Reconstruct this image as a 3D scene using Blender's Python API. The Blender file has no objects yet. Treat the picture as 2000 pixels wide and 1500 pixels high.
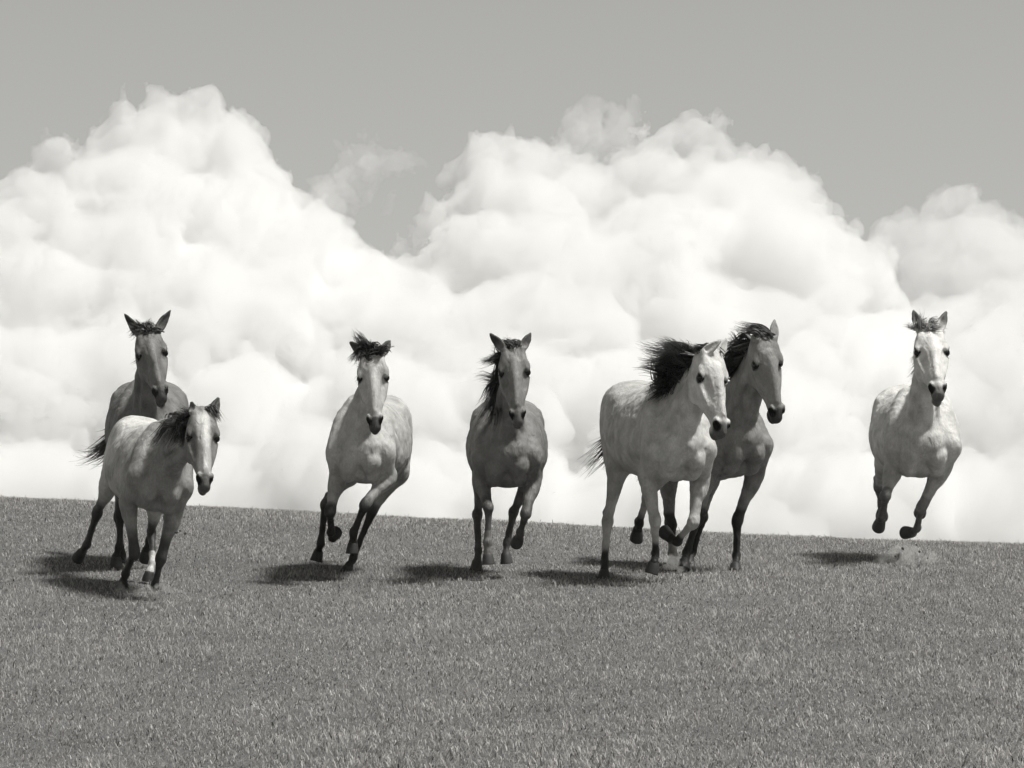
import bpy, bmesh, math, random, time
import numpy as np
from mathutils import Vector

T0 = time.perf_counter()
SC = bpy.context.scene
COL = SC.collection
F = 10200.0                       # focal length in photograph pixels (photo 2000 x 1500)
rng = np.random.default_rng(7)

# ------------------------------------------------------------------ camera
cam_d = bpy.data.cameras.new('camera')
cam_d.sensor_width = 36.0
cam_d.lens = F / 2000.0 * 36.0
cam_d.clip_start = 0.5
cam_d.clip_end = 60000.0
cam = bpy.data.objects.new('camera', cam_d)
COL.objects.link(cam)
cam.location = (0, 0, 0)
PITCH = math.radians(3.2)           # the camera looks up the slope
cam.rotation_euler = (math.radians(90) + PITCH, 0, 0)
SC.camera = cam

# ------------------------------------------------------------------ sky and sun (black and white photograph: neutral light)
SUN_AZ = math.radians(106)         # measured from the view direction (+Y) towards the right (+X)
SUN_EL = math.radians(63)
W = bpy.data.worlds.new('World')
SC.world = W
W.use_nodes = True
nt = W.node_tree
nt.nodes.clear()
sky = nt.nodes.new('ShaderNodeTexSky')
sky.sky_type = 'NISHITA'
sky.sun_disc = False
sky.sun_elevation = SUN_EL
sky.sun_rotation = SUN_AZ
sky.air_density = 1.0
sky.dust_density = 0.6
bw = nt.nodes.new('ShaderNodeRGBToBW')
tint = nt.nodes.new('ShaderNodeMix')
tint.data_type = 'RGBA'
tint.blend_type = 'MULTIPLY'
tint.inputs[0].default_value = 1.0
tint.inputs[7].default_value = (1.0, 0.992, 0.945, 1)
bg = nt.nodes.new('ShaderNodeBackground')
bg.inputs['Strength'].default_value = 0.067
out = nt.nodes.new('ShaderNodeOutputWorld')
nt.links.new(sky.outputs[0], bw.inputs[0])
nt.links.new(bw.outputs[0], tint.inputs[6])
nt.links.new(tint.outputs[2], bg.inputs[0])
nt.links.new(bg.outputs[0], out.inputs[0])

sun_d = bpy.data.lights.new('sun', 'SUN')
sun_d.energy = 2.95
sun_d.angle = math.radians(9.0)
sun_d.color = (1.0, 0.985, 0.95)
sun = bpy.data.objects.new('sun', sun_d)
COL.objects.link(sun)
sdir = Vector((math.cos(SUN_EL) * math.sin(SUN_AZ), math.cos(SUN_EL) * math.cos(SUN_AZ), math.sin(SUN_EL)))
sun.rotation_euler = sdir.to_track_quat('Z', 'Y').to_euler()
sun.location = (0, 0, 60)

SC.view_settings.view_transform = 'Standard'
SC.view_settings.look = 'None'
SC.view_settings.exposure = 0.5
SC.view_settings.gamma = 1.0
SC.view_settings.use_curve_mapping = False
SC.cycles.use_denoising = True
SC.cycles.use_adaptive_sampling = True
SC.cycles.adaptive_threshold = 0.025
SC.cycles.adaptive_min_samples = 8
GRASS = 330000
ONLY = None
SC.cycles.max_bounces = 16
SC.cycles.diffuse_bounces = 4
SC.cycles.volume_bounces = 16
SC.cycles.transparent_max_bounces = 16

# ------------------------------------------------------------------ general helpers
def ray(u, v):
    a, b = (u - 1000.0) / F, -(v - 750.0) / F
    return np.array([a, math.cos(PITCH) - b * math.sin(PITCH), math.sin(PITCH) + b * math.cos(PITCH)])

def px(u, v, Y):
    """point at depth Y seen at photograph pixel (u, v)"""
    return Y * ray(u, v)

def link(o, parent=None):
    COL.objects.link(o)
    if parent is not None:
        o.parent = parent
    return o

def mesh_from_arrays(name, verts, quads=None, tris=None, smooth=True):
    me = bpy.data.meshes.new(name)
    verts = np.asarray(verts, dtype=np.float32)
    nq = 0 if quads is None else len(quads)
    n3 = 0 if tris is None else len(tris)
    loops = []
    if nq: loops.append(np.asarray(quads, dtype=np.int32).ravel())
    if n3: loops.append(np.asarray(tris, dtype=np.int32).ravel())
    loops = np.concatenate(loops)
    me.vertices.add(len(verts))
    me.vertices.foreach_set('co', verts.ravel())
    me.loops.add(len(loops))
    me.loops.foreach_set('vertex_index', loops)
    me.polygons.add(nq + n3)
    starts = np.concatenate([np.arange(nq) * 4, nq * 4 + np.arange(n3) * 3]).astype(np.int32)
    me.polygons.foreach_set('loop_start', starts)
    if smooth:
        me.polygons.foreach_set('use_smooth', np.ones(nq + n3, dtype=bool))
    me.update(calc_edges=True)
    return me

# ---- gradient noise on arrays
_perm = np.random.default_rng(3).permutation(256).astype(np.int32)
_perm = np.concatenate([_perm, _perm, _perm])
_grad = np.random.default_rng(5).normal(size=(256, 3)).astype(np.float32)
_grad /= np.linalg.norm(_grad, axis=1, keepdims=True)
def perlin(p):
    p = p.astype(np.float32)
    i = np.floor(p).astype(np.int32)
    f = p - i
    i &= 255
    w = f * f * f * (f * (f * 6 - 15) + 10)
    res = 0
    for dx in (0, 1):
        wx = w[:, 0] if dx else 1 - w[:, 0]
        a = _perm[(i[:, 0] + dx) & 255]
        for dy in (0, 1):
            wy = w[:, 1] if dy else 1 - w[:, 1]
            b = _perm[(a + i[:, 1] + dy) & 255]
            for dz in (0, 1):
                wz = w[:, 2] if dz else 1 - w[:, 2]
                g = _grad[_perm[(b + i[:, 2] + dz) & 255]]
                res = res + wx * wy * wz * (g[:, 0] * (f[:, 0] - dx) + g[:, 1] * (f[:, 1] - dy) + g[:, 2] * (f[:, 2] - dz))
    return res * 1.6

# ---- naive surface nets: iso surface of a scalar grid as quads
def surface_nets(g, lo, h, level=0.0):
    g = g - level
    s = g < 0
    nx, ny, nz = g.shape
    c = np.zeros((nx - 1, ny - 1, nz - 1), dtype=np.int8)
    for dx in (0, 1):
        for dy in (0, 1):
            for dz in (0, 1):
                c += s[dx:nx - 1 + dx, dy:ny - 1 + dy, dz:nz - 1 + dz]
    act = (c > 0) & (c < 8)
    ci = np.argwhere(act)
    idx = np.full(act.shape, -1, dtype=np.int32)
    idx[act] = np.arange(len(ci))
    acc = np.zeros((len(ci), 3), dtype=np.float64)
    cnt = np.zeros(len(ci))
    corners = [(a, b, d) for a in (0, 1) for b in (0, 1) for d in (0, 1)]
    for a in corners:
        for ax in range(3):
            if a[ax]: continue
            b = list(a); b[ax] = 1
            ga = g[ci[:, 0] + a[0], ci[:, 1] + a[1], ci[:, 2] + a[2]]
            gb = g[ci[:, 0] + b[0], ci[:, 1] + b[1], ci[:, 2] + b[2]]
            m = (ga < 0) != (gb < 0)
            t = np.where(m, ga / np.where(m, ga - gb, 1), 0)
            p = np.array(a, dtype=float)[None] + t[:, None] * (np.array(b) - np.array(a))[None]
            acc[m] += p[m]; cnt[m] += 1
    verts = (ci + acc / np.maximum(cnt, 1)[:, None]) * h + lo
    quads = []
    for ax in range(3):
        u, v = (ax + 1) % 3, (ax + 2) % 3
        sl0 = [slice(1, -1)] * 3; sl1 = [slice(1, -1)] * 3
        sl0[ax] = slice(0, -1); sl1[ax] = slice(1, None)
        a = s[tuple(sl0)]; b = s[tuple(sl1)]
        for flip, mm in ((False, a & ~b), (True, ~a & b)):
            e = np.argwhere(mm)
            e = e + np.array([0 if k == ax else 1 for k in range(3)])
            q = []
            for du, dv in ((-1, -1), (0, -1), (0, 0), (-1, 0)):
                o = e.copy(); o[:, u] += du; o[:, v] += dv
                q.append(idx[o[:, 0], o[:, 1], o[:, 2]])
            q = np.stack(q, 1)
            if flip: q = q[:, ::-1]
            quads.append(q)
    return verts, np.concatenate(quads)

def newmat(name):
    m = bpy.data.materials.new(name)
    m.use_nodes = True
    return m, m.node_tree, m.node_tree.nodes, m.node_tree.links

# ------------------------------------------------------------------ clouds: closed bodies of scattering air about 6 km away
CD = 6000.0
LEAN = 0.85
PXM = CD / F                       # metres per photograph pixel at that distance

def cloud_material(name, density, g=0.0):
    m, t, n, l = newmat(name)
    n.clear()
    o = n.new('ShaderNodeOutputMaterial')
    v = n.new('ShaderNodeVolumePrincipled')
    v.inputs['Color'].default_value = (0.993, 0.993, 0.991, 1)
    v.inputs['Density'].default_value = density
    v.inputs['Anisotropy'].default_value = g
    l.new(v.outputs[0], o.inputs['Volume'])
    return m

def core_material():
    m, t, n, l = newmat('cloud_core')
    n.clear()
    o = n.new('ShaderNodeOutputMaterial')
    d = n.new('ShaderNodeBsdfDiffuse'); d.inputs[0].default_value = (0.96, 0.96, 0.945, 1)
    tr = n.new('ShaderNodeBsdfTranslucent'); tr.inputs[0].default_value = (0.96, 0.96, 0.945, 1)
    mx = n.new('ShaderNodeMixShader'); mx.inputs[0].default_value = 0.35
    l.new(d.outputs[0], mx.inputs[1]); l.new(tr.outputs[0], mx.inputs[2])
    l.new(mx.outputs[0], o.inputs['Surface'])
    return m
CORE = core_material()

def build_cloud(name, blobs, label, density, h=4.6, amps=((120, 26), (58, 18), (27, 10), (13, 9)), core=0, base=None, seed=0.0, disp=1.0):
    # lower parts stand further forward, a lean added so the sun brightens them
    B = np.array([(*px(u, v, CD + dd - max(0.0, v - 330) * LEAN), r * PXM) for (u, v, r, dd) in blobs])
    lo = (B[:, :3] - B[:, 3:]).min(0) - 60
    hi = (B[:, :3] + B[:, 3:]).max(0) + 60
    if base is not None: lo[2] = max(lo[2], base - 2 * h)
    n = np.ceil((hi - lo) / h).astype(int) + 1
    ax = [lo[k] + np.arange(n[k]) * h for k in range(3)]
    g = np.full(n, 80.0, dtype=np.float32)
    k = 26.0
    for x, y, z, r in B:
        sl = []
        for c, q in zip((x, y, z), range(3)):
            a = max(0, int((c - r - 80 - lo[q]) / h)); b = min(n[q], int((c + r + 80 - lo[q]) / h) + 2)
            sl.append(slice(a, b))
        if any(s.stop <= s.start for s in sl): continue
        d = np.sqrt((ax[0][sl[0]] - x)[:, None, None] ** 2 + (ax[1][sl[1]] - y)[None, :, None] ** 2 + (ax[2][sl[2]] - z)[None, None, :] ** 2) - r
        o = g[tuple(sl)]
        hh = np.maximum(k - np.abs(o - d), 0) / k
        g[tuple(sl)] = np.minimum(o, d) - hh * hh * k * 0.25
    near = np.abs(g) < 75
    P = np.argwhere(near)
    p = P * h + lo
    dd = np.zeros(len(P))
    warp = np.stack([perlin(p / 70.0 + 11.3), perlin(p / 70.0 + 47.7), perlin(p / 70.0 + 83.1)], 1) * 14
    for wl, a in amps:
        nz = perlin((p + warp) / wl + seed + wl)
        dd += a * disp * (np.abs(nz) * 1.7 - 0.42)
    g[near] -= dd.astype(np.float32)
    if base is not None:
        zz = ax[2][None, None, :]
        g = np.maximum(g, base - zz)
    g[0], g[-1] = 50, 50; g[:, 0], g[:, -1] = 50, 50; g[:, :, 0], g[:, :, -1] = 50, 50
    v, q = surface_nets(g, lo, h)
    # drop loose crumbs: keep the connected pieces that are big enough
    lab = np.arange(len(v))
    while True:
        m = lab[q].min(1)
        new = lab.copy()
        for k4 in range(4): np.minimum.at(new, q[:, k4], m)
        new = new[new]
        if (new == lab).all(): break
        lab = new
    big = np.bincount(lab, minlength=len(v))[lab] > 0.02 * len(v)
    q = q[big[q[:, 0]]]
    ren = np.cumsum(big) - 1
    v, q = v[big], ren[q]
    org = np.array([(lo[0] + hi[0]) / 2, (lo[1] + hi[1]) / 2, lo[2]])
    o = link(bpy.data.objects.new(name, mesh_from_arrays(name, v - org, q)))
    o.location = org
    o.data.materials.append(cloud_material(name + '_air', density))
    o['label'] = label; o['category'] = 'cloud'; o['group'] = 'cumulus clouds over the crest'
    nq = len(q)
    if core:
        v, q = surface_nets(g, lo, h, -core)
        if len(q):
            c = link(bpy.data.objects.new('core', mesh_from_arrays('core', v - org, q)), o)
            c.data.materials.append(CORE)
            nq += len(q)
    print('cloud', name, n, nq, round(time.perf_counter() - T0, 1))
    return o


BASE = px(0, 1230, CD)[2]
left = [(40,400,62,20),(20,480,100,0),(115,345,52,30),(100,310,32,30),(175,350,68,10),(240,300,80,-10),(250,245,40,10),(300,260,75,0),(360,235,62,0),(390,200,30,5),
        (430,260,60,-5),(470,250,34,15),(330,330,110,-40),(430,340,95,-30),(500,380,80,-10),(550,410,65,10),(230,420,130,-50),(90,480,120,-40),(370,460,130,-60),
        (500,490,120,-40),(585,430,50,20),(600,480,60,0),(560,570,130,-40),(300,600,150,-60),(100,650,170,-30),(0,560,120,0),(430,700,180,-20),(250,800,190,20),(60,850,200,30),(450,900,190,30),
        (180,520,60,-120),(90,555,60,-130),(250,530,50,-120),(300,560,60,-120),(380,570,60,-130),(30,620,60,-120),(-120,570,150,0),(60,1080,200,30),(300,1080,200,30),(500,1090,200,30),(-150,750,220,0)]
mid = [(690,505,40,20),(650,500,40,30),(750,528,34,20),(800,520,32,15),(850,512,28,0),(700,580,90,0),(800,580,85,0),(650,700,150,20),(800,740,170,20),
       (898,395,44,0),(882,358,20,5),(920,350,55,-10),(960,320,42,0),(1000,300,34,5),(1040,330,46,-5),(1090,350,36,0),(925,470,68,-10),(980,410,95,-40),(1070,430,95,-50),(1140,400,60,-20),
       (960,540,120,-40),(1080,560,130,-60),(1200,420,70,-10),(1180,340,30,20),(1225,330,45,10),(1270,290,50,0),(1320,270,46,0),(1340,240,28,5),(1380,290,50,-5),(1430,320,52,-5),(1480,335,52,0),
       (1290,370,90,-40),(1400,400,100,-50),(1500,400,85,-20),(1555,350,36,10),(1590,375,34,5),(1560,420,70,0),(1610,470,50,10),(1640,520,55,5),(1680,540,40,0),(1690,590,40,0),
       (1300,520,150,-40),(1480,540,150,-10),(1600,600,100,10),(1680,680,90,20),(1730,640,40,10),(1740,720,70,10),(1200,600,140,-60),(1100,700,150,-30),(980,720,150,-10),
       (1300,700,160,30),(1480,720,150,40),(1620,780,150,20),(1700,850,140,30),(1000,880,200,20),(1250,880,200,40),(1500,900,200,40),(760,900,200,30),(760,1090,200,30),(1000,1090,200,30),(1250,1100,200,30),(1500,1110,200,30),(1700,1080,190,30),
       (1600,530,45,-120),(1640,580,45,-120),(1620,640,40,-110),(1330,600,55,-120),(1390,620,50,-120),(1440,635,34,-120),(530,850,50,-160),(580,900,60,-170),(640,960,80,-150)]
right = [(1730,470,34,40),(1780,460,50,30),(1840,440,50,30),(1850,410,24,30),(1900,450,50,30),(1960,500,60,30),(1820,530,90,40),(1920,560,110,40),(2020,560,110,40),(1860,680,110,60),(1980,720,150,40),(1850,850,170,60),(2060,880,190,60),(2150,650,150,30),(1880,1080,190,60),(2080,1110,190,60)]
build_cloud('cloud', left, 'tall white rounded cumulus above the two overlapping horses, leaning white-faced one and brown one', 0.032, base=BASE, seed=0.0)
build_cloud('cloud', mid, 'broad towering white cumulus behind the middle horses, highest of the bank', 0.032, base=BASE, seed=31.0)
build_cloud('cloud', right, 'softer white cumulus rising behind the lone white horse', 0.02, base=BASE, seed=57.0)
RAG = ((60, 22), (30, 16), (15, 10), (9, 6))
wisp = [(690,345,30,0),(725,325,22,0),(655,385,30,0),(715,370,24,0),(760,335,16,0),(635,415,24,0),(700,305,12,0),(670,410,24,10)]
build_cloud('cloud', wisp, 'small faint cloud wisp floating in the gap between the two big cumulus', 0.012, seed=91.0, h=3.0, amps=RAG, disp=1.2)
veil = [(1150,255,18,60),(1185,245,18,60),(1205,285,32,60),(1165,300,32,60),(1145,330,30,60),(1215,250,14,60),(1130,285,14,60)]
build_cloud('cloud', veil, 'thin ragged cloud patch clinging to the flank of the highest tower', 0.02, seed=17.0, h=3.0, amps=RAG, disp=1.1)

# ------------------------------------------------------------------ pasture
def ground_z(x, y):
    x = np.asarray(x, float); y = np.asarray(y, float)
    xs = 9.0 * np.tanh(x / 9.0)
    slope = 0.0252 - 0.005 * xs
    yy = np.where(y < 22, 22 + (y - 22) * 0.6, y)
    z = -1.5 + (np.minimum(yy, 70) - 40) * slope
    e = np.maximum(y - 46.0, 0)
    z = z - np.where(e < 14, 0.0062 * e * e, 0.0062 * 196 + (e - 14) * 0.174)
    z = z + np.where(y < 10, 10 + (y - 10) * 0.3, np.minimum(y, 75)) * math.tan(PITCH)
    z = np.where(y > 55, np.maximum(z, -7.0), z)
    z = z + 0.012 * np.sin(x * 1.3 + 0.4 * y) * np.sin(y * 0.9 + 1.0) + 0.006 * np.sin(x * 3.1 + 2) * np.sin(y * 2.7)
    return z

def build_ground():
    xs = np.concatenate([[-6000, -2500, -1000, -400, -150, -60, -30, -18], np.linspace(-12, 12, 97), [18, 30, 60, 150, 400, 1000, 2500, 6000]])
    ys = np.concatenate([[-300, -80, -20, 0, 10, 16], np.linspace(20, 64, 177), [70, 80, 100, 140, 200, 300, 600, 1200, 2500, 5000, 12000]])
    X, Y = np.meshgrid(xs, ys, indexing='ij')
    Z = ground_z(X, Y)
    n, m = X.shape
    V = np.stack([X, Y, Z], -1).reshape(-1, 3)
    i, j = np.meshgrid(np.arange(n - 1), np.arange(m - 1), indexing='ij')
    Q = np.stack([i * m + j, (i + 1) * m + j, (i + 1) * m + j + 1, i * m + j + 1], -1).reshape(-1, 4)
    me = mesh_from_arrays('ground', V, Q)
    mt, t, nn, l = newmat('pasture_soil')
    b = nn['Principled BSDF']
    tc = nn.new('ShaderNodeTexCoord')
    def noise(sc, det, rough=0.6):
        z = nn.new('ShaderNodeTexNoise'); z.inputs['Scale'].default_value = sc; z.inputs['Detail'].default_value = det; z.inputs['Roughness'].default_value = rough
        l.new(tc.outputs['Object'], z.inputs['Vector']); return z
    a = noise(38, 6, 0.75); c = noise(0.9, 4)
    mr = nn.new('ShaderNodeMapRange'); mr.inputs[1].default_value = 0.3; mr.inputs[2].default_value = 0.7; mr.inputs[3].default_value = 0.08; mr.inputs[4].default_value = 0.25
    l.new(a.outputs[0], mr.inputs[0])
    m2 = nn.new('ShaderNodeMapRange'); m2.inputs[1].default_value = 0.3; m2.inputs[2].default_value = 0.7; m2.inputs[3].default_value = 0.85; m2.inputs[4].default_value = 1.15
    l.new(c.outputs[0], m2.inputs[0])
    mu = nn.new('ShaderNodeMath'); mu.operation = 'MULTIPLY'; l.new(mr.outputs[0], mu.inputs[0]); l.new(m2.outputs[0], mu.inputs[1])
    l.new(mu.outputs[0], b.inputs['Base Color'])
    b.inputs['Roughness'].default_value = 0.95; b.inputs['Specular IOR Level'].default_value = 0.1
    bp = nn.new('ShaderNodeBump'); bp.inputs['Distance'].default_value = 0.03; bp.inputs['Strength'].default_value = 0.6
    l.new(a.outputs[0], bp.inputs['Height']); l.new(bp.outputs[0], b.inputs['Normal'])
    me.materials.append(mt)
    o = link(bpy.data.objects.new('ground', me)); o['kind'] = 'structure'
    return o

def sstep(x, a, b):
    t = np.clip((x - a) / (b - a), 0, 1)
    return t * t * (3 - 2 * t)

def build_grass(count):
    # denser towards the near edge, over the strip that the picture shows and a margin around it
    y = 21.5 + (54.0 - 21.5) * rng.random(count) ** 1.15
    half = y * 1000 / F * 1.10 + 0.4 + np.where(rng.random(count) < 0.16, 3.0, 0.0)
    x = (rng.random(count) * 2 - 1) * half
    cl = perlin(np.stack([x * 1.7, y * 0.9, np.zeros(count)], 1)) 
    big = perlin(np.stack([x * 0.55, y * 0.22, np.full(count, 4.4)], 1)) + 0.6 * perlin(np.stack([x * 5.0, y * 2.0, np.full(count, 9.4)], 1))
    z = ground_z(x, y)
    hgt = rng.uniform(0.018, 0.046, count) * (1 + 0.35 * cl + 0.35 * big) * (1 + 0.1 * sstep(y, 45.0, 49.0))
    tall = rng.random(count) < 0.012
    hgt = np.where(tall, hgt * 1.8, hgt)
    wid = rng.uniform(0.0035, 0.0075, count)
    az = rng.random(count) * 2 * math.pi
    lean = rng.uniform(0.4, 1.7, count)
    d = np.stack([np.cos(az), np.sin(az), np.zeros(count)], 1)
    sd = np.stack([-np.sin(az + rng.normal(size=count) * .6), np.cos(az), np.zeros(count)], 1)
    base = np.stack([x, y, z - 0.004], 1)
    up = np.array([0, 0, 1.0])[None]
    p1 = base + d * (hgt * lean * 0.35)[:, None] + up * (hgt * 0.62)[:, None]
    p2 = base + d * (hgt * lean)[:, None] + up * (hgt * np.clip(1.15 - 0.45 * lean, 0.3, 1.1))[:, None]
    w = wid[:, None] * 0.5
    V = np.stack([base - sd * w, base + sd * w, p1 + sd * w * .8, p1 - sd * w * .8, p2], 1).reshape(-1, 3)
    i = np.arange(count) * 5
    Q = np.stack([i, i + 1, i + 2, i + 3], 1); TR = np.stack([i + 3, i + 2, i + 4], 1)
    me = mesh_from_arrays('grass', V, Q, TR)
    val = np.clip(rng.normal(0.37, 0.15, count) * (1 + 0.16 * cl + 0.14 * big), 0.03, 0.65)
    val = np.where(rng.random(count) < 0.022, rng.uniform(0.4, 0.75, count), val)
    at = me.attributes.new('blade', 'FLOAT', 'POINT'); at.data.foreach_set('value', np.repeat(val, 5).astype(np.float32))
    mt, t, n, l = newmat('grass_blade')
    n.clear()
    a = n.new('ShaderNodeAttribute'); a.attribute_name = 'blade'
    tn = n.new('ShaderNodeVectorMath'); tn.operation = 'SCALE'; tn.inputs[0].default_value = (1.0, 0.975, 0.945)
    l.new(a.outputs['Fac'], tn.inputs['Scale'])
    df = n.new('ShaderNodeBsdfDiffuse'); tr = n.new('ShaderNodeBsdfTranslucent'); mx = n.new('ShaderNodeMixShader'); mx.inputs[0].default_value = 0.4
    l.new(tn.outputs[0], df.inputs[0]); l.new(tn.outputs[0], tr.inputs[0]); l.new(df.outputs[0], mx.inputs[1]); l.new(tr.outputs[0], mx.inputs[2])
    gl = n.new('ShaderNodeBsdfGlossy'); gl.inputs['Roughness'].default_value = 0.5
    m2 = n.new('ShaderNodeMixShader'); m2.inputs[0].default_value = 0.03
    l.new(mx.outputs[0], m2.inputs[1]); l.new(gl.outputs[0], m2.inputs[2])
    ou = n.new('ShaderNodeOutputMaterial'); l.new(m2.outputs[0], ou.inputs['Surface'])
    me.materials.append(mt)
    o = link(bpy.data.objects.new('grass', me))
    o['kind'] = 'stuff'; o['label'] = 'short cropped pasture grass covering the slope'; o['category'] = 'grass'
    return o

build_ground()
build_grass(GRASS)

# ------------------------------------------------------------------ animal modelling: a body is one iso surface of blended muscle shapes
def nrm(v):
    v = np.asarray(v, dtype=float)
    return v / max(np.linalg.norm(v), 1e-9)

def smin(a, b, k):
    if k <= 0: return np.minimum(a, b)
    hh = np.maximum(k - np.abs(a - b), 0) / k
    return np.minimum(a, b) - hh * hh * k * 0.25

class Field:
    def __init__(self, lo, hi, h):
        self.h = h; self.lo = np.asarray(lo, float)
        self.n = np.ceil((np.asarray(hi) - self.lo) / h).astype(int) + 1
        self.g = np.full(self.n, 0.15, dtype=np.float32)
        self.ax = [(self.lo[k] + np.arange(self.n[k]) * h).astype(np.float32) for k in range(3)]
    def window(self, lo, hi):
        a = np.maximum(0, np.floor((lo - self.lo) / self.h).astype(int))
        b = np.minimum(self.n, np.ceil((hi - self.lo) / self.h).astype(int) + 1)
        if (b <= a).any(): return None
        return tuple(slice(int(x), int(y)) for x, y in zip(a, b))
    def coords(self, w, c):
        return (self.ax[0][w[0]][:, None, None] - c[0], self.ax[1][w[1]][None, :, None] - c[1], self.ax[2][w[2]][None, None, :] - c[2])
    def put(self, w, d, k, sub):
        if sub: self.g[w] = -smin(-self.g[w], d, k)
        else: self.g[w] = smin(self.g[w], d, k)
    def ell(self, c, A, r, k=0.03, sub=False):
        """ellipsoid: centre c, rows of A the axes, r the radii"""
        c = np.asarray(c, float); r = np.asarray(r, float)
        ext = np.sqrt(((A * r[:, None]) ** 2).sum(0)) + k + 3 * self.h
        w = self.window(c - ext, c + ext)
        if w is None: return
        X, Y, Z = self.coords(w, c)
        k0 = 0; k1 = 0
        for i in range(3):
            q = (A[i][0] * X + A[i][1] * Y + A[i][2] * Z).astype(np.float32)
            k0 = k0 + (q / r[i]) ** 2; k1 = k1 + (q / r[i] ** 2) ** 2
        k0 = np.sqrt(k0); k1 = np.sqrt(k1) + 1e-6
        d = np.where(k0 > 1e-3, k0 * (k0 - 1) / k1, -min(r))
        self.put(w, d, k, sub)
    def chain(self, P, R, up, k=0.03, sub=False, nsub=3, tp=None, pw=2.0):
        """elliptic tube through points P with (side, up) radii R; up: hint vector (or one per point)"""
        P = np.asarray(P, float); R = np.asarray(R, float)
        n = len(P)
        U = np.asarray(up, float)
        if U.ndim == 1: U = np.repeat(U[None], n, 0)
        T = np.zeros(n) if tp is None else np.asarray(tp, float)
        S = np.concatenate([P, R, U, T[:, None]], 1)
        if nsub > 1 and n > 2:
            o = []
            E = np.concatenate([[2 * S[0] - S[1]], S, [2 * S[-1] - S[-2]]])
            for i in range(n - 1):
                p0, p1, p2, p3 = E[i], E[i + 1], E[i + 2], E[i + 3]
                for t in np.arange(nsub) / nsub:
                    o.append(0.5 * ((2 * p1) + (p2 - p0) * t + (2 * p0 - 5 * p1 + 4 * p2 - p3) * t * t + (3 * p1 - p0 - 3 * p2 + p3) * t ** 3))
            o.append(S[-1]); S = np.array(o)
        P, R, U, T = S[:, :3], np.maximum(S[:, 3:5], 0.003), S[:, 5:8], S[:, 8]
        ext = (R.max(1) + k + 3 * self.h)[:, None]
        w = self.window((P - ext).min(0), (P + ext).max(0))
        if w is None: return
        big = Field.__new__(Field)
        big.h = self.h; big.lo = np.array([self.ax[i][w[i]][0] for i in range(3)], float)
        big.n = np.array([w[i].stop - w[i].start for i in range(3)])
        big.ax = [self.ax[i][w[i]] for i in range(3)]
        big.g = np.full(big.n, 0.15, dtype=np.float32)
        for i in range(len(P) - 1):
            a, b = P[i], P[i + 1]
            e = np.maximum(R[i], R[i + 1]).max() + k + 2 * self.h
            ww = big.window(np.minimum(a, b) - e, np.maximum(a, b) + e)
            if ww is None: continue
            X, Y, Z = big.coords(ww, a)
            ab = b - a; L = max(np.linalg.norm(ab), 1e-6); d = ab / L
            s = nrm(np.cross(d, U[i] + U[i + 1])); u = np.cross(s, d)
            al = (d[0] * X + d[1] * Y + d[2] * Z).astype(np.float32)
            t = np.clip(al / L, 0, 1)
            qa = al - t * L
            qs = (s[0] * X + s[1] * Y + s[2] * Z).astype(np.float32)
            qu = (u[0] * X + u[1] * Y + u[2] * Z).astype(np.float32)
            rs = R[i, 0] + (R[i + 1, 0] - R[i, 0]) * t
            ru = R[i, 1] + (R[i + 1, 1] - R[i, 1]) * t
            if T.any():
                tt = T[i] + (T[i + 1] - T[i]) * t
                rs = rs * (1 - tt * np.clip(qu / ru, -1, 1))
            ra = 0.5 * (rs + ru)
            k0 = np.sqrt((qs / rs) ** 2 + (qu / ru) ** 2 + (qa / ra) ** 2) if pw == 2 else (np.abs(qs / rs) ** pw + np.abs(qu / ru) ** pw + np.abs(qa / ra) ** pw) ** (1 / pw)
            k1 = np.sqrt((qs / rs ** 2) ** 2 + (qu / ru ** 2) ** 2 + (qa / ra ** 2) ** 2) + 1e-6
            dd = np.where(k0 > 1e-3, k0 * (k0 - 1) / k1, -np.minimum(rs, ru))
            big.g[ww] = np.minimum(big.g[ww], dd)
        self.put(w, big.g, k, sub)

def on_ray(P, u, v, L, sign, who=''):
    """point on the sight line of pixel (u, v) at bone length L from joint P, on its near (-1) or far (+1) side"""
    d = nrm(ray(u, v))
    b = float(np.dot(P, d)); c = float(np.dot(P, P) - L * L)
    disc = b * b - c
    if disc < 0:
        print('   stretch', who, round(math.sqrt(-disc + L * L) / L, 2))
        return d * b
    return d * (b + sign * math.sqrt(disc))

def bezier(a, b, c, d, t):
    t = np.asarray(t)[:, None]
    return (1 - t) ** 3 * a + 3 * (1 - t) ** 2 * t * b + 3 * (1 - t) * t * t * c + t ** 3 * d

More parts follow.
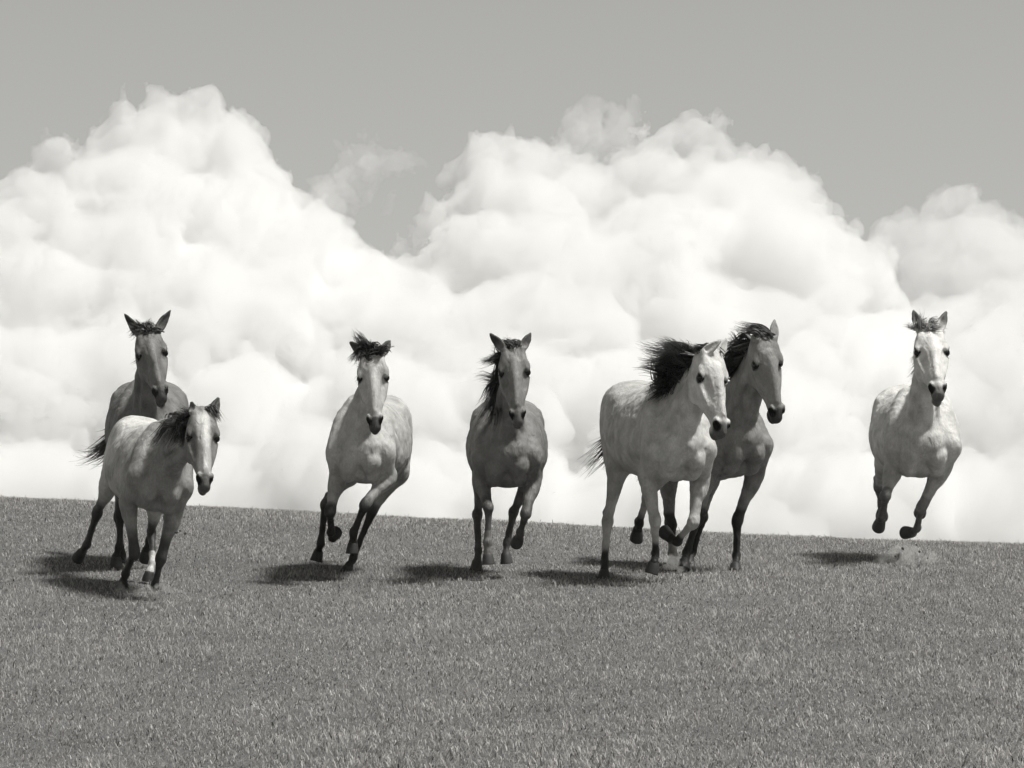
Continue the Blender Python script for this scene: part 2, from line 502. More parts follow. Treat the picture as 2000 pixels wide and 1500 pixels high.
def coat_material():
    m, t, n, l = newmat('horse_coat')
    b = n['Principled BSDF']
    at = n.new('ShaderNodeAttribute'); at.attribute_name = 'coat'
    tc = n.new('ShaderNodeTexCoord')
    n1 = n.new('ShaderNodeTexNoise'); n1.inputs['Scale'].default_value = 9; n1.inputs['Detail'].default_value = 5
    n2 = n.new('ShaderNodeTexNoise'); n2.inputs['Scale'].default_value = 85; n2.inputs['Detail'].default_value = 3
    mp = n.new('ShaderNodeMapping'); mp.inputs['Scale'].default_value = (1, 1, 0.5)
    l.new(tc.outputs['Object'], n1.inputs['Vector']); l.new(tc.outputs['Object'], mp.inputs[0]); l.new(mp.outputs[0], n2.inputs['Vector'])
    r1 = n.new('ShaderNodeMapRange'); r1.inputs[1].default_value = 0.3; r1.inputs[2].default_value = 0.7; r1.inputs[3].default_value = 0.72; r1.inputs[4].default_value = 1.22
    r2 = n.new('ShaderNodeMapRange'); r2.inputs[1].default_value = 0.3; r2.inputs[2].default_value = 0.7; r2.inputs[3].default_value = 0.88; r2.inputs[4].default_value = 1.1
    l.new(n1.outputs[0], r1.inputs[0]); l.new(n2.outputs[0], r2.inputs[0])
    mu = n.new('ShaderNodeMath'); mu.operation = 'MULTIPLY'; l.new(r1.outputs[0], mu.inputs[0]); l.new(r2.outputs[0], mu.inputs[1])
    mx = n.new('ShaderNodeVectorMath'); mx.operation = 'SCALE'
    l.new(at.outputs['Color'], mx.inputs[0]); l.new(mu.outputs[0], mx.inputs['Scale'])
    l.new(mx.outputs[0], b.inputs['Base Color'])
    b.inputs['Roughness'].default_value = 0.55
    b.inputs['Specular IOR Level'].default_value = 0.3
    bp = n.new('ShaderNodeBump'); bp.inputs['Strength'].default_value = 0.3; bp.inputs['Distance'].default_value = 0.006
    bq = n.new('ShaderNodeBump'); bq.inputs['Strength'].default_value = 0.75; bq.inputs['Distance'].default_value = 0.02
    n3 = n.new('ShaderNodeTexNoise'); n3.inputs['Scale'].default_value = 16; n3.inputs['Detail'].default_value = 3; n3.inputs['Distortion'].default_value = 0.8
    l.new(mp.outputs[0], n3.inputs['Vector']); l.new(n3.outputs[0], bq.inputs['Height']); l.new(bq.outputs[0], bp.inputs['Normal'])
    l.new(n2.outputs[0], bp.inputs['Height']); l.new(bp.outputs[0], b.inputs['Normal'])
    return m
COAT = coat_material()

def plain_material(name, val, rough, spec=0.4):
    m, t, n, l = newmat(name)
    b = n['Principled BSDF']
    tc = n.new('ShaderNodeTexCoord'); nz = n.new('ShaderNodeTexNoise'); nz.inputs['Scale'].default_value = 35
    l.new(tc.outputs['Object'], nz.inputs['Vector'])
    mr = n.new('ShaderNodeMapRange'); mr.inputs[3].default_value = val * 0.7; mr.inputs[4].default_value = val * 1.3
    l.new(nz.outputs[0], mr.inputs[0])
    l.new(mr.outputs[0], b.inputs['Base Color'])
    b.inputs['Roughness'].default_value = rough
    b.inputs['Specular IOR Level'].default_value = spec
    return m
EYE = plain_material('eye', 0.006, 0.1, 0.5)
_hoofm, _hairm = {}, {}
def hoof_mat(v):
    if v not in _hoofm: _hoofm[v] = plain_material('hoof_horn', v, 0.55, 0.3)
    return _hoofm[v]
def hair_mat(v):
    if v not in _hairm:
        m, t, n, l = newmat('horse_hair')
        b = n['Principled BSDF']
        at = n.new('ShaderNodeAttribute'); at.attribute_name = 'strand'
        mr = n.new('ShaderNodeMapRange'); mr.inputs[3].default_value = v * 0.45; mr.inputs[4].default_value = v * 2.6
        l.new(at.outputs['Fac'], mr.inputs[0]); l.new(mr.outputs[0], b.inputs['Base Color'])
        b.inputs['Roughness'].default_value = 0.42
        b.inputs['Specular IOR Level'].default_value = 0.45
        _hairm[v] = m
    return _hairm[v]

def hair_mesh(strands, name):
    """strands: list of (path (n,3), root width); tapered three sided locks"""
    V, Q, C = [], [], []
    base = 0
    for path, w in strands:
        n = len(path)
        d = np.gradient(path, axis=0); d /= np.linalg.norm(d, axis=1, keepdims=True) + 1e-9
        s = np.cross(d, rng.normal(size=3)); s /= np.linalg.norm(s, axis=1, keepdims=True) + 1e-9
        u = np.cross(d, s)
        t = np.linspace(0, 1, n)
        r = (w * (0.45 + 0.75 * np.sin(np.pi * np.minimum(t * 1.1 + 0.12, 1)) ) * (1 - t ** 2.2) + 0.0004)[:, None]
        ring = []
        for k in range(3):
            a = 2.094 * k
            ring.append(path + r * (math.cos(a) * s * 1.5 + math.sin(a) * u * 0.8))
        V.append(np.stack(ring, 1).reshape(-1, 3))
        i = np.arange(n - 1)[:, None] * 3; j = np.arange(3)[None]; jn = (j + 1) % 3
        q = np.stack([i + j, i + jn, i + 3 + jn, i + 3 + j], -1).reshape(-1, 4) + base
        Q.append(q); C.append(np.full(n * 3, rng.random()))
        base += n * 3
    V = np.concatenate(V); Q = np.concatenate(Q); C = np.concatenate(C)
    me = mesh_from_arrays(name, V, Q)
    a = me.attributes.new('strand', 'FLOAT', 'POINT'); a.data.foreach_set('value', C.astype(np.float32))
    return me

def strand(root, d0, tip, wav, n=8, sag=0.0):
    t = np.linspace(0, 1, n)
    L = np.linalg.norm(tip - root)
    p = bezier(root, root + nrm(d0) * L * 0.38, root * 0.35 + tip * 0.65 + np.array([0, 0, sag]), tip, t)
    ph = rng.random(3) * 6.28; fr = rng.uniform(4, 8, 3)
    p += (np.sin(t[:, None] * fr[None] + ph[None]) - np.sin(ph)[None]) * wav * (t[:, None] ** 1.2)
    return p

def seg_param(p, a, b):
    ab = b - a
    t = np.clip(((p - a) @ ab) / (ab @ ab), 0, 1)
    return t, np.linalg.norm(p - (a + t[:, None] * ab), axis=1)

def build_horse(c, h=0.0098):
    nm = c['id']
    s = c['s']; wm = c.get('wm', 1.0); hs = c.get('hs', 1.1) * s
    Yc = c['Y']
    C = px(*c['chest'], Yc)
    ya, ro, pi_ = (math.radians(c.get(k, 0.0)) for k in ('yaw', 'roll', 'pitch'))
    f = np.array([math.sin(ya) * math.cos(pi_), -math.cos(ya) * math.cos(pi_), math.sin(pi_)])
    lat = np.array([math.cos(ya), math.sin(ya), 0.0])
    up = np.cross(lat, f)
    up = up if up[2] > 0 else -up
    up, lat = up * math.cos(ro) + lat * math.sin(ro), lat * math.cos(ro) - up * math.sin(ro)
    bend = c.get('bend', 0.0)                      # the spine may curve: lateral shift of the rump
    def T(x, y, z):
        bx = -bend * (min(x, 0) / 1.3) ** 2
        return C + s * (x * f + (y * wm + bx) * lat + z * up)
    A3 = np.stack([f, lat, up])
    # ---- head frame
    poll = px(*c['poll'], Yc + c.get('polldy', -0.40))
    HL = 0.56 * hs
    muz = on_ray(poll, *c['muzzle'], HL, c.get('muzsign', -1), nm + ' muzzle')
    ha = nrm(muz - poll); HL = np.linalg.norm(muz - poll)
    pan, tilt = math.radians(c.get('pan', 0)), math.radians(c.get('tilt', 0))
    hl = np.array([math.cos(pan), math.sin(pan), -math.sin(tilt)])
    hl = nrm(hl - ha * (hl @ ha))
    hd = np.cross(ha, hl)
    AH = np.stack([ha, hl, hd])
    k_ = hs
    def H(x, y, z): return poll + ha * (x / 0.56 * HL) + k_ * (y * hl + z * hd)
    # ---- legs: joints from the sight lines and the bone lengths
    legs = []
    for key, sd, fore in (('FL', -1, 1), ('FR', 1, 1), ('HL', -1, 0), ('HR', 1, 0)):
        q = c[key]
        if fore:
            S0 = T(-0.02, sd * 0.185, -0.02)
            ex, ez = q.get('el', (-0.13, -0.20))
            E = T(-0.02 + ex, sd * (0.19 + q.get('ab', 0)), -0.02 + ez)
            K = on_ray(E, *q['p'][0][:2], 0.37 * s, q['p'][0][2], nm + key + ' knee')
            Fe = on_ray(K, *q['p'][1][:2], 0.255 * s, q['p'][1][2], nm + key + ' fetlock')
        else:
            S0 = T(-1.17, sd * 0.15, 0.10)
            ex, ez = q.get('st', (0.20, -0.30))
            E = T(-1.17 + ex, sd * (0.185 + q.get('ab', 0)), 0.10 + ez)
            K = on_ray(E, *q['p'][0][:2], 0.39 * s, q['p'][0][2], nm + key + ' hock')
            Fe = on_ray(K, *q['p'][1][:2], 0.32 * s, q['p'][1][2], nm + key + ' fetlock')
        Co = on_ray(Fe, *q['p'][2][:2], 0.095 * s, q['p'][2][2], nm + key + ' coronet')
        So = on_ray(Co, *q['p'][3][:2], 0.075 * s, q['p'][3][2], nm + key + ' sole')
        legs.append(dict(fore=fore, sd=sd, S=S0, E=E, K=K, F=Fe, C=Co, So=So))
    # ---- field
    pts = [T(0.12, 0, 0), T(-1.6, 0, 0.5), T(-1.6, 0.4, -0.3), T(-1.6, -0.4, -0.3), T(0.1, 0.35, 0), T(0.1, -0.35, 0), muz, H(-0.1, 0, 0.2), H(0.1, 0.2, 0.2), H(0.1, -0.2, 0.2), H(0.6, 0, -0.3)]
    for e in c['ears']: pts.append(px(*e, poll[1]))
    for g in legs: pts += [g['K'], g['F'], g['C'], g['So']]
    pts = np.array(pts)
    fd = Field(pts.min(0) - 0.12, pts.max(0) + 0.12, h)
    # trunk
    st = [(0.02, 0.02, 0.165, 0.165, 0.0), (-0.14, 0.06, 0.215, 0.27, 0.10), (-0.33, 0.085, 0.24, 0.345, 0.22), (-0.58, 0.06, 0.285, 0.33, 0.12), (-0.84, 0.055, 0.30, 0.315, 0.06),
          (-1.06, 0.125, 0.28, 0.285, 0.04), (-1.26, 0.165, 0.245, 0.245, 0.04), (-1.42, 0.16, 0.17, 0.17, 0.06)]
    for sub_, pw_ in ((st[:5], 2.0), (st[3:], 2.4)):
        fd.chain([T(a, 0, b) for a, b, _, _, _ in sub_], [(w_ * s * wm, hh * s) for _, _, w_, hh, _ in sub_], up, k=0.04, tp=[t_ for *_, t_ in sub_], pw=pw_)
    fd.ell(T(-0.14, 0, -0.185), A3, np.array([0.19, 0.11, 0.08]) * s, 0.06)
    fd.chain([T(-0.10, 0, 0.36), T(-0.30, 0, 0.425), T(-0.50, 0, 0.37), T(-0.7, 0, 0.31)], [(0.05 * s, 0.05 * s), (0.05 * s, 0.05 * s), (0.05 * s, 0.05 * s), (0.04 * s, 0.04 * s)], up, k=0.10)
    # neck
    nb = T(-0.17, 0, 0.13); ne = H(0.05, 0, -0.10)
    nk = bezier(nb, nb + s * (0.22 * f + 0.20 * up), ne - 0.16 * s * nrm(0.5 * up + 0.8 * f + 0.1 * hd - 0.25 * ha), ne, np.linspace(0, 1, 6))
    crestdir = nrm(up - 0.75 * f)
    nr = [(0.135, 0.27), (0.108, 0.24), (0.088, 0.20), (0.078, 0.165), (0.074, 0.135), (0.068, 0.105)]
    nups = [crestdir] * 5 + [nrm(crestdir * 0.5 - ha)]
    fd.chain(nk, [(a * s * (0.5 + 0.5 * wm), b * s) for a, b in nr], np.array(nups), k=0.045)
    ncrest = np.array([nk[i] + nrm(nups[i] - nrm(np.gradient(nk, axis=0)[i]) * (nups[i] @ nrm(np.gradient(nk, axis=0)[i]))) * nr[i][1] * s * 0.93 for i in range(6)])
    # neck muscles and the groove between them
    for sd in (-1, 1):
        fd.chain([H(0.14, sd * 0.05, -0.19), nk[3] + lat * sd * 0.075 * s - crestdir * 0.06 * s, nk[1] + lat * sd * 0.10 * s - crestdir * 0.07 * s, T(0.02, sd * 0.15, 0.03)],
                 [(0.03 * s, 0.04 * s), (0.035 * s, 0.055 * s), (0.036 * s, 0.07 * s), (0.05 * s, 0.075 * s)], crestdir, k=0.016)
        fd.chain([H(0.16, sd * 0.018, -0.2), nk[3] - crestdir * 0.15 * s + lat * sd * 0.02, nk[1] - crestdir * 0.215 * s + lat * sd * 0.035 * s, T(0.06, sd * 0.045, 0.0)],
                 [(0.03 * s, 0.03 * s), (0.035 * s, 0.035 * s), (0.04 * s, 0.04 * s), (0.045 * s, 0.045 * s)], crestdir, k=0.018)
        # shoulder blade, its two muscle heads, upper arm
        fd.chain([T(-0.33, sd * 0.105, 0.36), T(-0.20, sd * 0.165, 0.20), T(-0.02, sd * 0.195, -0.02)], [(0.05 * s, 0.09 * s), (0.072 * s, 0.115 * s), (0.076 * s, 0.10 * s)], f, k=0.024)
        fd.ell(T(-0.30, sd * 0.20, 0.02), np.stack([nrm(f * 0.7 + up * 0.7), lat, nrm(up * 0.7 - f * 0.7)]), np.array([0.17, 0.072, 0.115]) * s, 0.018)
        # breast muscles
        fd.ell(T(0.055, sd * 0.086, -0.09), A3, np.array([0.112, 0.084, 0.105]) * s, 0.016)
        fd.ell(T(-0.02, sd * 0.09, -0.17), A3, np.array([0.12, 0.072, 0.085]) * s, 0.016)
        # ribs / barrel, loin and croup
        fd.ell(T(-1.10, sd * 0.135, 0.22), A3, np.array([0.26, 0.13, 0.17]) * s, 0.06)
        fd.ell(T(-1.36, sd * 0.115, 0.06), A3, np.array([0.13, 0.10, 0.22]) * s, 0.05)
        fd.ell(T(-0.98, sd * 0.225, 0.27), A3, np.array([0.07, 0.025, 0.05]) * s, 0.07)
    # ribs and the flank crease
    for sd in (-1, 1):
        for r_ in range(6):
            xr = -0.55 - 0.075 * r_
            fd.chain([T(xr + .03, sd * .262, 0.2), T(xr, sd * .308, 0.04), T(xr - .02, sd * .27, -0.14)], np.array([(.003, .003), (.006, .007), (.003, .003)]) * s, lat, k=0.016, sub=True)
        fd.chain([T(-0.93, sd * .29, 0.20), T(-0.97, sd * .292, 0.03), T(-0.95, sd * .27, -0.14)], np.array([(.003, .003), (.012, .014), (.003, .003)]) * s, lat, k=0.04, sub=True)
    # legs
    for g in legs:
        S0, E, K, Fe, Co, So = (g[k] for k in ('S', 'E', 'K', 'F', 'C', 'So'))
        sd = g['sd']
        ek, kf, fc = K - E, Fe - K, Co - Fe
        if g['fore']:
            fw1 = nrm(f * 1.0 - ek / np.linalg.norm(ek) * (f @ nrm(ek)) + 1e-3 * up)
            fd.chain([S0, S0 * 0.45 + E * 0.55, E], [(0.075 * s, 0.095 * s), (0.072 * s, 0.11 * s), (0.066 * s, 0.095 * s)], f, k=0.035)
            P = [E, E + ek * .22, E + ek * .5, E + ek * .82, K, K + kf * .14, K + kf * .5, K + kf * .84, Fe, Fe + fc * .5, Co]
            R = [(.066, .085), (.060, .074), (.047, .055), (.040, .043), (.041, .044), (.034, .037), (.0245, .031), (.026, .032), (.034, .040), (.026, .030), (.036, .040)]
            fd.chain(P, np.array(R) * s, fw1, k=0.03)
            # knee bone in front, ergot tuft behind the fetlock
            kb = nrm(nrm(E - K) * 0.3 + nrm(fw1)) 
            fd.ell(K + fw1 * 0.012 * s, np.stack([nrm(np.cross(fw1, ek)), fw1, nrm(ek)]), np.array([.034, .032, .058]) * s, 0.035)
            # forearm muscle belly
            fd.ell(E + ek * 0.2 + lat * sd * 0.022 * s + fw1 * 0.025 * s, np.stack([nrm(ek), nrm(np.cross(fw1, ek)), fw1]), np.array([.13, .048, .055]) * s, 0.025)
        else:
            fw1 = nrm(f + 0.3 * up)
            fd.chain([S0, S0 * .5 + E * .5 - f * 0.04 * s, E], [(.105 * s, .17 * s), (.10 * s, .165 * s), (.08 * s, .11 * s)], f, k=0.06)
            P = [E, E + ek * .25, E + ek * .55, E + ek * .85, K, K + kf * .12, K + kf * .5, K + kf * .86, Fe, Fe + fc * .5, Co]
            R = [(.078, .10), (.066, .092), (.047, .06), (.033, .042), (.040, .055), (.035, .044), (.0255, .034), (.028, .035), (.035, .041), (.027, .031), (.036, .040)]
            fd.chain(P, np.array(R) * s, fw1, k=0.035)
            # point of hock and the tendon to it
            bk = nrm(nrm(-kf) * 0.8 - f * 0.35)
            hp = K + bk * 0.085 * s - f * 0.02 * s
            fd.chain([K, hp], [(.03 * s, .035 * s), (.022 * s, .022 * s)], f, k=0.03, nsub=1)
            fd.chain([hp, E + ek * .45 - f * 0.05 * s], [(.015 * s, .015 * s), (.02 * s, .02 * s)], f, k=0.02, nsub=1)
            # hamstring down to the gaskin
            fd.chain([T(-1.40, sd * .12, .05), E + ek * .12 - f * .09 * s], [(.085 * s, .10 * s), (.055 * s, .06 * s)], f, k=0.06, nsub=1)
        # fetlock tuft
        bk = nrm(np.cross(np.cross(kf, nrm(-fw1)), kf)) if np.linalg.norm(np.cross(kf, fw1)) > 1e-4 else -f
        fd.ell(Fe + bk * .022 * s, np.stack([nrm(np.cross(kf, bk)), bk, nrm(kf)]), np.array([.026, .024, .032]) * s, 0.015)
    # head
    hst = [(0.0, -.055, .072, .085), (.07, -.075, .098, .108), (.155, -.10, .108, .135), (.25, -.10, .090, .125), (.34, -.083, .070, .098), (.43, -.070, .052, .075), (.50, -.068, .047, .066), (.55, -.074, .042, .054)]
    fd.chain([H(a, 0, b) for a, b, _, _ in hst], np.array([(w_, hh) for *_, w_, hh in hst]) * k_, hd, k=0.025)
    for sd in (-1, 1):
        fd.ell(H(.185, sd * .066, -.145), AH, np.array([.125, .036, .10]) * k_, 0.02)               # cheek
        fd.ell(H(.150, sd * .094, -.020), AH, np.array([.050, .022, .024]) * k_, 0.03)               # brow over the eye
        fd.chain([H(.21, sd * .094, -.065), H(.30, sd * .078, -.065), H(.385, sd * .058, -.06)], np.array([(.016, .016), (.014, .014), (.008, .008)]) * k_, hd, k=0.012)   # facial crest
        fd.ell(H(.08, sd * .064, .004), AH, np.array([.06, .024, .022]) * k_, 0.04)                  # temple
        fd.ell(H(.30, sd * .075, -.012), AH, np.array([.12, .028, .034]) * k_, 0.018, sub=True)       # hollow beside the nose
        fd.ell(H(.508, sd * .043, -.040), AH, np.array([.042, .020, .034]) * k_, 0.012)              # nostril rim
        fd.ell(H(.180, sd * .112, -.040), AH, np.array([.030, .018, .021]) * k_, 0.010, sub=True)     # eye socket
    fd.chain([H(.12, 0, .022), H(.25, 0, .022), H(.36, 0, .008), H(.46, 0, .0)], np.array([(.03, .02), (.026, .02), (.022, .018), (.02, .015)]) * k_, hd, k=0.02)   # nasal bone
    fd.ell(H(.525, 0, -.140), AH, np.array([.055, .034, .030]) * k_, 0.010)                          # lower lip and chin
    fd.ell(H(.562, 0, -.080), AH, np.array([.022, .034, .034]) * k_, 0.012)
    for sd in (-1, 1):
        na = nrm(ha * 0.75 + hd * -0.5 + hl * sd * -0.25); nb_ = nrm(np.cross(na, hl)); 
        fd.ell(H(.530, sd * .053, -.042), np.stack([na, nrm(np.cross(nb_, na)), nb_]), np.array([.036, .024, .021]) * k_, 0.008, sub=True)
    fd.chain([H(.44, -.06, -.108), H(.53, -.035, -.115), H(.585, 0, -.118), H(.53, .035, -.115), H(.44, .06, -.108)], np.array([(.007, .007)] * 5) * k_, hd, k=0.010, sub=True)
    # ears
    for sd, e in ((-1, c['ears'][0]), (1, c['ears'][1])):
        b0 = H(.015, sd * .062, .005)
        el = c.get('earlen', 0.165) * hs
        tip = on_ray(b0, *e, el, c.get('earsign', 1), nm + ' ear')
        ed = tip - b0
        fr = nrm(-np.array([0, 1.0, 0]) + 0.4 * hl * sd + 0.2 * up)
        fr = nrm(fr - nrm(ed) * (fr @ nrm(ed)))
        fd.chain([b0, b0 + ed * .3, b0 + ed * .6, b0 + ed * .85, tip], np.array([(.028, .024), (.036, .024), (.029, .018), (.016, .011), (.005, .005)]) * k_, fr, k=0.012)
        fd.chain([b0 + ed * .22 + fr * .020 * k_, b0 + ed * .55 + fr * .018 * k_, b0 + ed * .86 + fr * .012 * k_], np.array([(.020, .016), (.018, .014), (.006, .006)]) * k_, fr, k=0.006, sub=True)
    # skin: strands of muscle and folds running down the body, fainter on the head
    near = np.abs(fd.g) < 0.022
    pn = np.argwhere(near) * h + fd.lo
    rl = (pn - C) / s
    cl_ = np.stack([rl @ f * 15, rl @ lat * 9, rl @ up * 4.5], 1) + Yc
    calm = 1 - 0.8 * (1 - sstep(np.linalg.norm(pn - H(.28, 0, -.08), axis=1), 0.30, 0.42))
    fd.g[near] += (calm * s * (0.0055 * perlin(cl_) + 0.0035 * perlin(pn * 22.0) + 0.003 * (np.abs(perlin(cl_ * 1.9 + 5.0)) - 0.3))).astype(np.float32)
    v, q = surface_nets(fd.g, fd.lo, h)
    v = v.astype(np.float64)
    # ---- coat: markings, and tones by body region
    nv = len(v)
    cc = c['coat']
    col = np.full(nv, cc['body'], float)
    nse = perlin(v * 5.0 + c['Y']) + 0.5 * perlin(v * 13.0)
    rel = (v - C) / s
    lx, ly, lz = rel @ f, rel @ lat, rel @ up
    col *= 1 + 0.10 * nse
    if 'dapple' in cc:
        col *= 1 + cc['dapple'] * np.clip(perlin(v * 17.0 + 3.3), -1, 1)
    if 'front' in cc:                              # darker neck and breast
        col = col + (cc['front'] - col) * sstep(lx + 0.10 * nse, -0.42, -0.1)
    if 'rump' in cc:
        col = col + (cc['rump'] - col) * sstep(-lx + 0.6 * lz + 0.1 * nse, 0.5, 1.0) * sstep(lz + 0.08 * nse, -0.12, 0.12)
    if 'belly' in cc:  # coat tone darkens towards the underside
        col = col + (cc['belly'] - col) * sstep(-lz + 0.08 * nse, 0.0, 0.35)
    # head
    rh = (v - poll)
    hx, hy, hz = rh @ ha / HL * 0.56, rh @ hl / k_, rh @ hd / k_
    inhead = sstep(hx, -0.02, 0.06) * sstep(-hx, -0.66, -0.60) * sstep(-np.abs(hy), -0.2, -0.15) * sstep(hz, -0.33, -0.25) * sstep(-hz, -0.16, -0.08)
    if 'face' in cc: col = col + (cc['face'] - col) * inhead * sstep(hz + 0.02 * nse + 0.25 * hx, -0.19, -0.12)
    if 'blaze' in cc: col = col + (cc['blaze'] - col) * inhead * sstep(-np.abs(hy + 0.012 * nse), -cc.get('blazew', 0.04) - 0.012, -cc.get('blazew', 0.04) + 0.025) * (0.75 + 0.25 * np.clip(nse, -1, 1)) * sstep(hz, -0.06, -0.02)
    mzz = inhead * sstep(hx - 0.5 * hz * 0 + 0.015 * nse, cc.get('muzx', 0.47), cc.get('muzx', 0.47) + 0.05)
    col = col + (cc.get('muz', 0.05) - col) * mzz * 0.92
    for sd in (-1, 1):
        dn = np.linalg.norm(v - H(.528, sd * .049, -.042), axis=1) / k_
        col = col + (0.008 - col) * sstep(-dn, -0.041, -0.031)
        de = np.linalg.norm((v - H(.182, sd * .108, -.042)) , axis=1) / k_
        col = col + (cc.get('eyerim', 0.03) - col) * sstep(-de, -0.043, -0.030)
    # lower legs
    for g in legs:
        ld = cc.get('legs', 0.04)
        lt = cc.get('legt', 0.55)
        for a, b, w0, t_off in ((g['E'], g['K'], 0.16, 0.0), (g['K'], g['F'], 0.11, 1.0), (g['F'], g['C'], 0.11, 2.0)):
            t, d = seg_param(v, a, b)
            own = sstep(-d, -w0 * s, -0.07 * s)
            col = col + (ld - col) * own * sstep(t + t_off + 0.10 * nse, lt, lt + 0.4) * cc.get('legw', 1.0)
        sk = c.get('socks', {}).get(('F' if g['fore'] else 'H') + ('L' if g['sd'] < 0 else 'R'))
        if sk:
            t, d = seg_param(v, g['K'] * .35 + g['F'] * .65, g['C'])
            col = col + (sk - col) * sstep(-d, -0.085 * s, -0.06 * s) * sstep(t, 0.0, 0.05)
    # ears: dark tips and rims
    for sd, e in ((-1, c['ears'][0]), (1, c['ears'][1])):
        b0 = H(.015, sd * .062, .005); tip = on_ray(b0, *e, c.get('earlen', 0.165) * hs, c.get('earsign', 1))
        t, d = seg_param(v, b0, tip)
        col = col + (cc.get('ear', 0.05) - col) * sstep(-d, -0.06, -0.035) * sstep(t, 0.15, 0.6)
    col = np.clip(col, 0.006, 0.85)
    # ---- objects
    ground = np.array([C[0], C[1] + 0.6 * s, ground_z(C[0], C[1] + 0.6 * s)])
    root = link(bpy.data.objects.new('horse', None))
    root.location = ground
    root.empty_display_size = 0.3
    root['label'] = c['label']; root['category'] = 'horse'; root['group'] = 'horses galloping over the grass'
    me = mesh_from_arrays('body', v - ground, q)
    at = me.color_attributes.new('coat', 'FLOAT_COLOR', 'POINT')
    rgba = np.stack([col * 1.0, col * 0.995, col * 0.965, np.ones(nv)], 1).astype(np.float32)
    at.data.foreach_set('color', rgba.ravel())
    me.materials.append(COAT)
    link(bpy.data.objects.new('body', me), root)
    # eyes
    for sd in (-1, 1):
        bm = bmesh.new()
        bmesh.ops.create_uvsphere(bm, u_segments=14, v_segments=9, radius=0.025 * k_)
        for vv in bm.verts: vv.co.x *= 1.0
        me = bpy.data.meshes.new('eye'); bm.to_mesh(me); bm.free()
        for p_ in me.polygons: p_.use_smooth = True
        me.materials.append(EYE)
        o = link(bpy.data.objects.new('eye', me), root)
        o.location = Vector(H(.180, sd * .092, -.040) - ground)
    # hooves
    for g in legs:
        ax = nrm(g['So'] - g['C']); kf = nrm(g['C'] - g['F'])
        fwd = f if g['fore'] else f
        tw = nrm(nrm(fwd - ax * (fwd @ ax)) + 0.0)
        if abs(f @ ax) > 0.9: tw = nrm(up * np.sign(f @ ax) * -1 - ax * ((up * np.sign(f @ ax) * -1) @ ax))
        sdv = np.cross(ax, tw)
        rings = []
        n = 16
        for z, rx, ry, off in ((-0.014, .032, .035, 0.0), (0.0, .040, .043, .002), (0.012, .042, .045, .004), (0.072, .052, .058, .012), (0.080, .051, .057, .013), (0.080, .042, .046, .011), (0.070, .03, .034, .01)):
            a = np.arange(n) / n * 2 * math.pi
            xx = np.sin(a) * rx * s
            yy = np.cos(a) * ry * s
            yy = np.where(yy < 0, yy * 0.86, yy)
            zz = z * s * (1 - 0.22 * (np.cos(a) < -0.2) * (z > 0.03))
            rings.append(g['C'][None] + sdv[None] * xx[:, None] + tw[None] * (yy + off * s)[:, None] + ax[None] * (zz * np.ones(n))[:, None])
        V = np.concatenate(rings + [[g['C'] + ax * 0.068 * s + tw * .01 * s]])
        Q = []
        for i in range(len(rings) - 1):
            for j in range(n): Q.append((i * n + j, i * n + (j + 1) % n, (i + 1) * n + (j + 1) % n, (i + 1) * n + j))
        i0 = (len(rings) - 1) * n
        TR = [(i0 + j, i0 + (j + 1) % n, len(V) - 1) for j in range(n)]
        me = mesh_from_arrays('hoof', V - ground, Q, TR)
        me.materials.append(hoof_mat(c.get('hoof', 0.045)))
        link(bpy.data.objects.new('hoof', me), root)
    # ---- hair
    hv = c.get('hair', 0.03)
    crestT = np.linspace(0, 1, 6)
    def crest(t):                                   # t = 0 at the poll, 1 at the withers
        x = (1 - t) * 5
        i = int(min(4, math.floor(x))); fr_ = x - i
        return ncrest[i] * (1 - fr_) + ncrest[i + 1] * fr_
    ppm = F / poll[1]
    def hairs(specs, name):
        ss = []
        for sp in specs:
            t0, t1, cnt, (du, dv), dy, spread, wav, wd = sp
            fl = name == 'forelock'
            per = 34 if fl else 30
            for _ in range(max(2, round(cnt * 2.2 / per))):        # locks: strands that share a tip
                t = rng.uniform(t0, t1)
                ln = rng.uniform(0.5, 1.05) if rng.random() < 0.88 or name == 'forelock' else rng.uniform(1.0, 1.2)
                nn_ = np.clip(rng.normal(size=3), -1.4, 1.4)
                off = np.array([(du + nn_[0] * spread) / ppm, dy + nn_[1] * 0.06, -(dv + nn_[2] * spread) / ppm]) * ln
                dj = np.clip(rng.normal(size=3), -1.5, 1.5) * (0.12 if fl else 0.16)
                if name == 'forelock': rc = H(rng.uniform(-0.03, 0.03), rng.normal() * 0.028, 0.012)
                else: rc = None
                cv = np.clip(rng.normal(size=3), -1.3, 1.3) * wav * (1.2 if fl else 2.6) * s
                for _ in range(per):
                    if name == 'forelock':
                        r0 = rc + rng.normal(size=3) * 0.012
                        d0 = hd * 0.35 - ha * 0.7
                    else:
                        r0 = crest(float(np.clip(t + rng.normal() * 0.035, 0, 1))) + lat * rng.normal() * 0.012 * s - crestdir * 0.014
                        d0 = crestdir
                    l2 = rng.uniform(0.72, 1.03)
                    tip = r0 + off * l2 + rng.normal(size=3) * (0.012 if fl else 0.013)
                    st_ = strand(r0, d0 + dj + nrm(off) * (0.7 if fl else 1.5), tip, wav * s * 0.35, n=9)
                    st_ += cv[None] * np.sin(np.linspace(0, math.pi * 1.6, 9))[:, None] * np.linspace(0, 1, 9)[:, None]
                    ss.append((st_, wd * (0.6 if fl else 0.8) * rng.uniform(0.6, 1.3)))
        if ss:
            me = hair_mesh(ss, name)
            me.transform(__import__('mathutils').Matrix.Translation(Vector(-ground)))
            me.materials.append(hair_mat(hv))
            link(bpy.data.objects.new(name, me), root)
    hairs(c.get('mane', []), 'mane')
    hairs(c.get('forelock', []), 'forelock')
    # tail: dock and long hair
    dock = T(-1.47, 0, 0.24)
